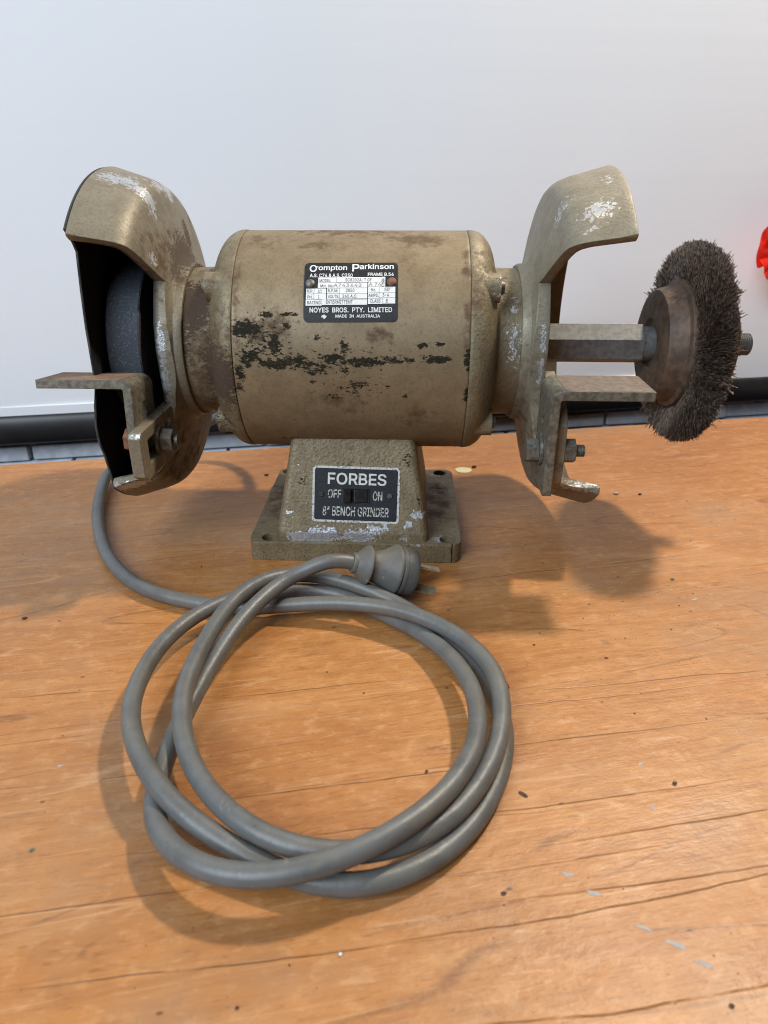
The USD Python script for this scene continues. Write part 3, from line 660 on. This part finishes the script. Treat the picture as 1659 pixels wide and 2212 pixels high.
# ---- grinding wheel in the left guard
RW = .0665
wh = xcyl(-.1755, -.1505, RW, seg=120) - xcyl(-.2, -.1, .012)
part('grinding_wheel', tm(dense(lift(Manifold.batch_hull([xcyl(-.1738, -.1515, RW, seg=120), xcyl(-.1748, -.1505, RW-.001, seg=120)])), .006)), 'abrasive', gr, smooth=30)
part('wheel_flange', tm(lift(xcyl(-.1503, -.1425, .036, seg=64))), 'flange_dark', gr, smooth=30)

# ---- tool rests
def rest(x_arm0, x_arm1, x_end, y0, y1, z0, zt, th, slot):
    """An angle: upright arm (x_arm0..x_arm1) bent over into a flat leg that runs to x_end."""
    sgn = 1 if x_end > x_arm0 else -1
    t = th; R = .0075
    xa = x_arm0 if sgn > 0 else x_arm1
    # outline in the (x', z) plane, x' = distance outwards from the arm's far face
    L = abs(x_end-xa); pts = [(0, z0), (t, z0), (t, zt-R)]
    for a in np.linspace(0, PI/2, 7): pts.append((R-(R-t)*math.cos(a), zt-R+(R-t)*math.sin(a)))
    pts += [(L, zt-t), (L, zt)]
    for a in np.linspace(PI/2, 0, 8): pts.append((R-R*math.cos(a), zt-R+R*math.sin(a)))
    pts = np.array(pts); pts[:, 0] = xa+sgn*pts[:, 0]
    pg = Polygon(pts)
    man = Manifold.extrude(CrossSection([np.array(Polygon(pg).exterior.coords)[:-1]], m3.FillRule.EvenOdd), y1-y0)
    man = man.transform(np.array([[1, 0, 0, 0], [0, 0, 1, y0], [0, 1, 0, 0]], float))
    ys, za, zb, wr = slot
    sl = Manifold.batch_hull([xcyl(min(x_arm0, x_arm1)-.01, max(x_arm0, x_arm1)+.01, wr, ys, z_, 20) for z_ in (za, zb)])
    return man - sl
def hexnut(x0, x1, y, z, af, hole=0): 
    c = xcyl(x0, x1, af/math.sqrt(3)*1.0, y, z, 6)
    return c
# right
YR0, YR1, ZR = -.122, -.080, .1505
rr_ = rest(.1345, .1405, .2003, YR0, YR1, .0775, ZR, .0060, (-.099, .090, .123, .0040))
tr = part('tool_rest', tm(dense(rr_, .006)), 'worn_steel_bar', gr, smooth=36, label='right tool rest bent from flat bar, rusty on top')
part('rest_top_rust', tm(mbox(.1430, .1998, YR0+.0006, YR1-.0006, ZR-.0003, ZR+.0001)), 'brown_plate', tr, smooth=False)
brk = ext_x(Polygon([(-.112, .092), (-.112, .124), (-.104, .134), (-.050, .146), (-.05, .066), (-.085, .066), (-.102, .074), (-.110, .082)]), .1409, .1490)
part('rest_bracket', tm(dense(brk, .005)), 'guard_paint', gr, smooth=36, attrs={'rust': lambda p: np.full(len(p), .35)})
YB, ZBt = -.104, .104
bo = part('clamp_bolt', tm(hexnut(.1235, .1320, YB, ZBt, .0150)), 'bolt_steel', gr, smooth=30)
part('washer', tm(xcyl(.1322, .1343, .0100, YB, ZBt, 32)), 'bolt_steel', bo)
part('nut', tm(hexnut(.1492, .1570, YB, ZBt, .0150)), 'bolt_steel', bo, smooth=30)
thr = xcyl(.1568, .1638, .0036, YB, ZBt, 20)
for k in range(6): thr = thr + xcyl(.1572+k*.00115, .1577+k*.00115, .0042, YB, ZBt, 20)
part('thread', tm(thr), 'bolt_steel', bo, smooth=30)
# left
YL0, YL1, ZL = -.107, -.066, .1486
YM = (YL0+YL1)/2
lr = rest(-.1505, -.1447, -.2095, YL0, YL1, .096, ZL, .0058, (-.0865, .108, .128, .0038))
tilt7 = lambda m: m.translate([0, -YM, -ZL]).rotate([-7, 0, 0]).translate([0, YM, ZL])
tl_ = part('tool_rest', tm(dense(tilt7(lr), .006)), 'worn_steel_bar', gr, smooth=36, label='left tool rest bent from flat bar, rusty on top')
part('rest_top_rust', tm(tilt7(mbox(-.2090, -.1530, YL0+.0006, YL1-.0006, ZL-.0003, ZL+.0001))), 'rusty_plate', tl_, smooth=False)
lk = Polygon([(-.1270, .089), (-.1270, .1165), (-.1245, .1195), (-.040, .1195), (-.030, .11), (-.038, .082), (-.119, .0845)]).difference(sbox(-.1140, .0945, -.058, .1115))
part('rest_bracket', tm(dense(ext_x(lk, -.1445, -.1363), .004)), 'guard_paint', gr, smooth=36, attrs={'bare': spots([((-.138, -.125, .119), (.01, .008, .008), .55), ((-.140, -.07, .1195), (.01, .04, .002), .52), ((-.1363, -.12, .085), (.003, .008, .006), .5)]), 'rust': lambda p: np.full(len(p), .3)})
YB, ZBt = -.091, .1035
bo = part('clamp_bolt', tm(hexnut(-.1600, -.1510, YB, ZBt, .0145)), 'rust_bolt', gr, smooth=30)
part('washer', tm(xcyl(-.1361, -.1338, .0105, YB, ZBt, 32)), 'bolt_steel', bo)
part('nut', tm(hexnut(-.1336, -.1255, YB, ZBt, .0150)), 'bolt_steel', bo, smooth=30)
part('thread', tm(xcyl(-.1254, -.1225, .0040, YB, ZBt, 20)), 'bolt_steel', bo, smooth=30)

# ---- right shaft and wire wheel
rot = 21
hexs = Manifold.cylinder(.092, .0157, .0157, 6).rotate([0, 0, 0]).rotate([0, 90, 0])
hexs = xcyl(.130, .2235, .0157, seg=6)
vv = tm(hexs).vertices
a0 = math.degrees(math.atan2(vv[0][2], -vv[0][1]))
hexs = hexs.rotate([-(21-a0), 0, 0])
sh = part('extension_shaft', tm(lift(hexs)), 'hex_steel', gr, smooth=25)
part('shaft_collar', tm(lift(xcyl(.2235, .233, .0132, seg=40))), 'hex_steel', sh)
thr = xcyl(.25, .308, .0078, seg=32)
for k in range(14): thr = thr + xcyl(.286+k*.0016, .2866+k*.0016, .0085, seg=32)
part('threaded_end', tm(lift(thr)), 'hex_steel', sh, smooth=30)
for nm, s2 in (('inner_flange', 1), ('outer_flange', -1)):
    pr = [(.0, .2325), (.018, .2325), (.0195, .2305), (.034, .2300), (.0405, .2325), (.0425, .2365), (.0450, .2455), (.0485, .2470), (.0490, .2490), (.0485, .2510), (.0, .2510)]
    if s2 < 0: pr = [(r, .516-x) for r, x in pr]
    part(nm, tm(lift(xrevolve(pr, 96))), 'flange_steel', gr, smooth=32)
BX, BR = .258, .0748
core = xrevolve([(0, .2505), (.047, .2505), (.058, .2530), (.062, .2565), (.062, .2595), (.058, .2630), (.047, .2655), (0, .2655)], 96)
wb = part('wire_wheel', tm(lift(core)), 'bristle_core', gr, smooth=40)
NT, PER = 2600, 6; rb = np.random.default_rng(3); NB = NT*PER; k5 = 5
rep_ = lambda a: np.repeat(a, PER)
cth = rep_(rb.uniform(0, 2*PI, NT)); cw = rep_(rb.uniform(-1, 1, NT)); clean = rep_(rb.normal(0, .034, NT)); clr = rep_(rb.normal(0, .0009, NT)); clx = rep_(rb.normal(0, .0013, NT))
th_ = cth + rb.normal(0, .014, NB); w0 = np.clip(cw + rb.normal(0, .10, NB), -1.1, 1.1)
rootx = BX + w0*.0080; tipx = BX + w0*.0112 + clx + rb.normal(0, .0006, NB)
rootr = np.full(NB, .047) + .008*rb.random(NB)
tipr = BR - .0060*np.abs(w0)**2.4 + clr + rb.normal(0, .0006, NB)
wild = rb.random(NB) < .03
tipx[wild] += rb.normal(0, .003, wild.sum()); tipr[wild] += rb.uniform(0, .003, wild.sum())
tipth = th_ + clean + rb.normal(0, .012, NB) + .04
tt = np.linspace(0, 1, k5)
pts = np.zeros((NB, k5, 3)); bend = rb.normal(0, .0013, (NB, 2))
for k, t in enumerate(tt):
    r = rootr+(tipr-rootr)*t; a = th_+(tipth-th_)*t**1.6; x = rootx+(tipx-rootx)*t**1.3
    x = x+bend[:, 0]*math.sin(t*PI*1.5); r = r+bend[:, 1]*math.sin(t*PI)
    pts[:, k] = np.stack([x, -r*np.cos(a), AX+r*np.sin(a)], 1)
bc = UsdGeom.BasisCurves.Define(stage, '/World/'+gr.GetName()+'/bristles')
bc.CreateTypeAttr('linear'); bc.CreatePointsAttr(Vt.Vec3fArray.FromNumpy(pts.reshape(-1, 3).astype(np.float32)))
bc.CreateCurveVertexCountsAttr(Vt.IntArray.FromNumpy(np.full(NB, k5, np.int32)))
bc.CreateWidthsAttr(Vt.FloatArray.FromNumpy(np.full(NB*k5, .00050, np.float32))); bc.SetWidthsInterpolation('vertex')
UsdShade.MaterialBindingAPI.Apply(bc.GetPrim()).Bind(M['bristle_steel']); tag(bc.GetPrim(), kind='stuff')

# ------------------------------------------------------------------ power cable and plug
RC = .0051
def r1(x, y, z): return (387+.4333*x, 1133.7+.4333*y, z)
def r2(x, y, z): return (221.2+.3667*x, 1493+.3667*y, z)
def r3(x, y, z): return (663.6+.3333*x, 1382.5+.3333*y, z)
path = [(236, 1012, .018), (222, 1045, .010), (211, 1100, .0055), (214, 1150, .0052), (232, 1203, .0052), (270, 1248, .0052), (325, 1281, .0055),
        r1(0, 372, .006), r1(120, 398, .006), r1(270, 420, .007), r1(400, 415, .010), r1(600, 393, .016), r1(850, 388, .020), r1(1000, 402, .021), r1(1150, 433, .021), r1(1300, 492, .019), r1(1450, 585, .017),
        r3(1150, 90, .015), r3(1238, 220, .014), r3(1272, 400, .013), r3(1270, 560, .012), r3(1238, 720, .012), r3(1150, 900, .011), r3(1000, 1110, .010), r3(830, 1250, .009), r3(600, 1350, .008), r3(400, 1390, .008),
        r2(1350, 970, .009), r2(1150, 950, .011), r2(980, 890, .013), r2(800, 780, .015), r2(650, 640, .017), r2(530, 470, .018), r2(465, 260, .018), r2(455, 100, .018), 
        r1(20, 800, .019), r1(70, 690, .020), r1(140, 560, .021), r1(235, 410, .022), r1(335, 310, .023), r1(430, 258, .023), r1(530, 238, .021), r1(680, 245, .018), r1(800, 268, .015), r1(900, 305, .012), r1(1000, 348, .010), r1(1150, 420, .007), r1(1300, 530, .006),
        r1(1430, 640, .0055), r3(1120, 180, .0052), r3(1210, 330, .0052), r3(1275, 480, .0052), r3(1295, 620, .0052), r3(1280, 800, .0052), r3(1210, 1000, .0052), r3(1090, 1200, .0052), r3(930, 1370, .0052), r3(700, 1510, .0052), r3(400, 1610, .0055),
        r2(1400, 1185, .006), r2(1200, 1130, .007), r2(1000, 1060, .009), r2(850, 980, .011), r2(700, 890, .013), r2(550, 790, .016), r2(400, 660, .018), r2(270, 500, .019), r2(180, 300, .019), r2(150, 100, .018),
        r1(-140, 655, .0165), r1(-70, 565, .0155), r1(20, 490, .014), r1(110, 430, .012), r1(220, 375, .010), r1(330, 345, .008), r1(480, 332, .007), r1(620, 318, .0065), r1(760, 330, .006), r1(880, 370, .006), r1(1020, 450, .006), r1(1150, 505, .007), r1(1260, 570, .010), r1(1360, 655, .013), r1(1440, 755, .016),
        r3(1050, 240, .018), r3(1105, 400, .020), r3(1125, 560, .021), r3(1100, 700, .022), r3(1030, 850, .023), r3(900, 1005, .024), r3(700, 1170, .025), r3(450, 1330, .025), r3(200, 1430, .025),
        r2(1250, 1055, .025), r2(1000, 1105, .025), r2(800, 1120, .025), r2(620, 1080, .023), r2(450, 985, .020), r2(330, 870, .016), r2(280, 740, .011), r2(300, 600, .007), r2(340, 480, .0055), r2(385, 340, .0052), r2(440, 210, .0055), r2(520, 90, .007), 
        r1(60, 870, .010), r1(130, 745, .014), r1(205, 620, .019), r1(280, 505, .024), r1(370, 400, .028), r1(460, 320, .031), r1(560, 248, .034), r1(650, 205, .035), r1(750, 183, .035), r1(840, 183, .0345)]
path = np.array(path)
def catmull(P, n):
    seg = np.linalg.norm(np.diff(P[:, :2], axis=0), axis=1)**.5; t = np.r_[0, np.cumsum(seg)]
    from scipy.interpolate import PchipInterpolator, CubicSpline
    tt = np.linspace(0, t[-1], n)
    return np.stack([CubicSpline(t, P[:, 0])(tt), CubicSpline(t, P[:, 1])(tt), PchipInterpolator(t, P[:, 2])(tt)], 1)
from scipy.ndimage import gaussian_filter1d
D = catmull(path, 1500)
Q = np.array([at(*p) for p in D]); s_ = np.r_[0, np.cumsum(np.linalg.norm(np.diff(Q, axis=0), axis=1))]
ss = np.linspace(0, s_[-1], 760)
D = np.stack([np.interp(ss, s_, D[:, k]) for k in range(3)], 1)
D[:, :2] = gaussian_filter1d(D[:, :2], 4, axis=0, mode='nearest'); z = gaussian_filter1d(D[:, 2], 4, mode='nearest')
step = ss[1]; skip = int(.06/step)
dirs = np.array([ray(*p[:2]) for p in D])
order = z.copy()
for it in range(220):
    P = CAM+dirs*((z-CAM[2])/dirs[:, 2])[:, None]
    d2 = np.linalg.norm(P[:, None]-P[None], axis=2)
    I, J = np.nonzero((d2 < 2*RC*1.005) & (np.abs(np.arange(len(z))[:, None]-np.arange(len(z))[None]) > skip))
    k = I < J; I, J = I[k], J[k]
    push = np.zeros(len(z)); cnt = np.zeros(len(z))
    for a, b in zip(I, J):
        hi, lo = (a, b) if order[a] > order[b] else (b, a)
        dd = (2*RC*1.01-d2[a, b])*.5
        push[hi] += dd; push[lo] -= dd*.6; cnt[hi] += 1; cnt[lo] += 1
    z = z+push/np.maximum(cnt, 1)
    if it < 200: z = .7*z+.3*gaussian_filter1d(z, 3, mode='nearest')
    z = np.maximum(z, RC)
P = CAM+dirs*((z-CAM[2])/dirs[:, 2])[:, None]
P[6:-6] = gaussian_filter1d(P, 3, axis=0, mode='nearest')[6:-6]
lead = np.array([(-.060, .070, .085), (-.075, .105, .080), (-.12, .135, .062), (-.18, .125, .040), (-.225, .095, .026)])
from scipy.interpolate import CubicSpline
LP = np.vstack([lead, P[2:30:9]]); tl2 = np.r_[0, np.cumsum(np.linalg.norm(np.diff(LP, axis=0), axis=1))]
LL = CubicSpline(tl2, LP)(np.linspace(0, tl2[len(lead)], 60))[:-1]
# plug: axis from the neck to the face
plug_a, plug_b = at(760, 1215, .0345), at(888, 1238, .0205)
ax = (plug_b-plug_a)/np.linalg.norm(plug_b-plug_a)
endpts = np.array([plug_a-ax*.016, plug_a-ax*.006, plug_a+ax*.004])
PP = np.vstack([LL, P[2:-14], endpts])
tl3 = np.r_[0, np.cumsum(np.linalg.norm(np.diff(PP, axis=0), axis=1))]
PP = np.stack([np.interp(np.linspace(0, tl3[-1], 900), tl3, PP[:, k]) for k in range(3)], 1)
PP[4:-4] = gaussian_filter1d(PP, 3, axis=0, mode='nearest')[4:-4]
cable = thing('power_cable', 'grey rubber power cable coiled in three loops on the bench in front of the grinder', 'cable')
part('sheath', tube(PP, RC, 24), 'cable_rubber', cable, smooth=60)
LPG = np.linalg.norm(plug_b-plug_a)
def plug_frame():
    z_ = ax; y_ = np.array([0, 0, 1.0]); y_ = y_-z_*y_.dot(z_); y_ /= np.linalg.norm(y_); x_ = np.cross(y_, z_)
    m = np.eye(4); m[:3, 0], m[:3, 1], m[:3, 2], m[:3, 3] = x_, y_, z_, plug_a; return m
PM = plug_frame()
def xf(man): t = tm(man); t.apply_transform(PM); return t
L = LPG
prof = [(0, 0), (.0066, 0), (.0074, .0012), (.0072, .003), (.0095, .0055), (.0125, .0085), (.0138, .0105), (.0140, .0118), (.0130, .0126), (.0112, .0136), (.0108, .0160), (.0120, .0205), (.0142, .0255), (.0164, .0290), (.0180, .0312), (.0184, .0324), (.0181, .0334), (.0172, .0338), (.0172, .0348), (.0177, .0352), (.0177, .0372), (.0173, .0376), (.0171, .0452), (.0164, .0465), (0, .0465)]
prof = [(r, zz_*L/.0465) for r, zz_ in prof]
pb = Manifold.revolve(CrossSection([np.array(prof)], m3.FillRule.NonZero), 64)
part('plug_body', xf(dense(pb, .003)), 'plug_rubber', cable, smooth=42)
for k, (px_, py_, a_) in enumerate(((-.0068, .0048, 30), (.0068, .0048, -30), (0, -.0095, 0))):
    pin = rbox(-.0031, .0031, -.0008, .0008, 0, .0190, .0005, 8) if k < 2 else rbox(-.0008, .0008, -.0031, .0031, 0, .0205, .0005, 8)
    pin = pin.rotate([0, 0, a_]).translate([px_, py_, L-.0005])
    part('pin', xf(pin.rotate([0, 0, -35])), 'brass_pin', cable, smooth=35)

# ------------------------------------------------------------------ red flower by the screen's right edge
fc = back_hit(1688, 535, SCR-.035)
fl = thing('fabric_flower', 'bright red crumpled fabric flower in front of the white screen at the right edge', 'flower', fc, BENCH_RZ)
rf = np.random.default_rng(5)
for k in range(13):
    inner_ = k >= 8
    a = k/8*2*PI+rf.uniform(-.12, .12) if not inner_ else k*1.27
    Lp = rf.uniform(.037, .043) if not inner_ else rf.uniform(.022, .028)
    n_ = 30; uu, vv = np.meshgrid(np.linspace(0, 1, n_), np.linspace(-1, 1, n_), indexing='ij')
    x_ = vv*Lp*.72*np.sqrt(np.clip(uu, 0, 1))*(1-.25*uu**6); r_p = uu*Lp*(1-.16*vv**2)
    y_ = -(.010 if not inner_ else .022)*uu**1.4-.0024*np.sin(vv*4+k*1.7)*uu-.0022*np.sin(uu*5+vv*5+k*2.3)*uu-.002*uu**5*np.sin(vv*5+k) - (.006 if inner_ else .0008*k)
    ca, sa = math.cos(a), math.sin(a)
    Vp = np.stack([r_p*ca-x_*sa, y_, r_p*sa+x_*ca], -1).reshape(-1, 3)
    i, j = np.meshgrid(np.arange(n_-1), np.arange(n_-1), indexing='ij')
    q = np.stack([i*n_+j, (i+1)*n_+j, (i+1)*n_+j+1, i*n_+j+1], -1).reshape(-1, 4)
    part('petal', (Vp, q), 'red_cloth', fl, smooth=True)

# ------------------------------------------------------------------ crumbs and marks on the bench
def chip(px, py, size, matn, name, label, cat, flat=.35, el=1.0, rz=0, kind=None, group=None):
    p = at(px, py, 0); r0 = np.random.default_rng(int(px*7+py))
    m = trimesh.creation.icosphere(2, 1.0); v = np.array(m.vertices)
    v *= (.7+.6*fbm(v+px, 1.7, 3, int(py) % 50))[:, None]
    size = size*.78; v = v*[size*el, size, size*flat]; c, s = math.cos(rz), math.sin(rz)
    v = np.stack([v[:, 0]*c-v[:, 1]*s, v[:, 0]*s+v[:, 1]*c, v[:, 2]], 1)
    v[:, 2] -= v[:, 2].min(); 
    x = thing(name, label, cat, p+np.array([0, 0, .0001]))
    part('piece', trimesh.Trimesh(v, m.faces, process=False), matn, x, smooth=50)
chip(1130, 1717, .0013, 'bark', 'bark_flake', 'dark pointed bark flake lying right of the cable coil', 'flake', .35, 2.6, -.7)
chip(1457, 1694, .0012, 'bark', 'wood_crumb', 'dark round crumb on bare wood far right of the coil', 'crumb', .7, 1.3, .3)
chip(921, 1668, .0010, 'bark', 'wood_crumb', 'small dark crumb on a grain crack inside the cable coil', 'crumb', .7, 1.3, 1.2)
chip(1024, 1010, .0024, 'bark', 'seed', 'brown seed beside the pale disc behind the foot plate', 'seed', .6, 1.35, .3)
chip(576, 1027, .0019, 'bark', 'bark_flake', 'small brown flake left of the pillar behind the foot plate', 'flake', .5, 1.6, .1)
chip(1331, 1067, .0022, 'lint', 'lint_ball', 'pale grey lint scrap right of the right guard lip', 'lint', .5, 1.5, .1)
chip(1382, 1069, .0016, 'bark', 'wood_crumb', 'brown crumb just right of the grey lint scrap', 'crumb', .6, 1.5, .1)
chip(53, 1337, .0015, 'bark', 'wood_crumb', 'dark crumb at the left edge left of the cable', 'crumb', .6, 1.4, .4)
chip(1088, 1931, .0010, 'bark', 'wood_crumb', 'small brown crumb below the coil on the right', 'crumb', .5, 1.6, .1)
chip(736, 2063, .0009, 'white_fleck', 'white_crumb', 'white crumb on a crack below the coil', 'crumb', .7, 1.0, 0)
chip(69, 1837, .0010, 'teal_fleck', 'teal_crumb', 'tiny teal paint crumb near the left edge', 'crumb', .5, 1.3, 0)
chip(1452, 1252, .0014, 'teal_fleck', 'teal_crumb', 'dark teal crumb right of the wire wheel shadow', 'crumb', .5, 1.2, 0)
chip(1580, 2174, .0010, 'bark', 'wood_crumb', 'dark crumb in the lower right corner', 'crumb', .5, 1.2, 0)
chip(512, 2178, .0008, 'bark', 'wood_crumb', 'tiny dark crumb low on the bench left of centre', 'crumb', .5, 1.2, 0)
pd = at(1001, 1016, 0)
a_ = np.linspace(0, 2*PI, 28, endpoint=False)
dsc = Polygon([(.0085*math.cos(t)*(1+.05*math.sin(3*t)), .0078*math.sin(t)) for t in a_])
x = thing('paper_dot', 'pale yellow round paper dot on the bench right of the foot plate', 'paper dot', pd); part('disc', tm(ext_z(dsc, .0001, .0005)), 'pale_disc', x)
for k, (px, py, ln, wd, an) in enumerate(((1226, 1889, .0042, .0016, -.5), (1283, 1930, .0050, .0017, -.45), (1385, 1650, .0030, .0012, .5), (1392, 2005, .0052, .0012, -.6), (1461, 2041, .0062, .0018, -.6), (1522, 2083, .0055, .0015, -.6), (1411, 1745, .0022, .0012, .3), (130, 1655, .0025, .0012, 0), (1500, 1295, .004, .0015, .2))):
    p = at(px, py, 0)-BO; u, v = p@eu, p@ev
    t_ = np.linspace(0, 2*PI, 22, endpoint=False); rr2 = .62*(1+.18*np.sin(3*t_+k)+.10*np.sin(7*t_+2*k))
    pg = affinity.rotate(Polygon(np.stack([ln*np.cos(t_)*rr2, wd*np.sin(t_)*rr2], 1)).buffer(0), math.degrees(an), origin=(0, 0))
    m_ = ext_z(pg if pg.geom_type == 'Polygon' else max(pg.geoms, key=lambda q: q.area), .00003, .00014).translate([float(u), float(-v), 0])
    part('paint_smear', tm(m_), 'blue_grey_smear', bench, smooth=False)
# fine dust and grit: too many to count
rs = np.random.default_rng(11); parts_ = []
for k in range(260):
    if k < 150: px, py = rs.normal(1400, 170), rs.normal(1290, 130)
    else: px, py = rs.uniform(-40, 1700), rs.uniform(1030, 2200)
    p = at(px, py, 0); sz = rs.uniform(.00018, .00030+.00045*rs.random()**3)*(1 if py < 1500 else .8)
    m = trimesh.creation.icosphere(0, sz); m.vertices *= [rs.uniform(.8, 2.2), 1, .6]; m.apply_transform(trimesh.transformations.rotation_matrix(rs.uniform(0, PI), [0, 0, 1]))
    m.apply_translation(p+np.array([0, 0, sz*.45])); parts_.append(m)
part('grit', trimesh.util.concatenate(parts_), 'bark', None, smooth=False, label='fine dark grit and sawdust scattered over the bench', cat='grit', kind='stuff')
part('cable_mark', tm(Manifold.sphere(.0016, 12).scale([.5, 2.4, 1]).rotate([0, 0, 15]).translate(list(map(float, at(1092, 1483, .0145)+np.array([.0006, 0, .0015]))))), 'orange_mark', cable)
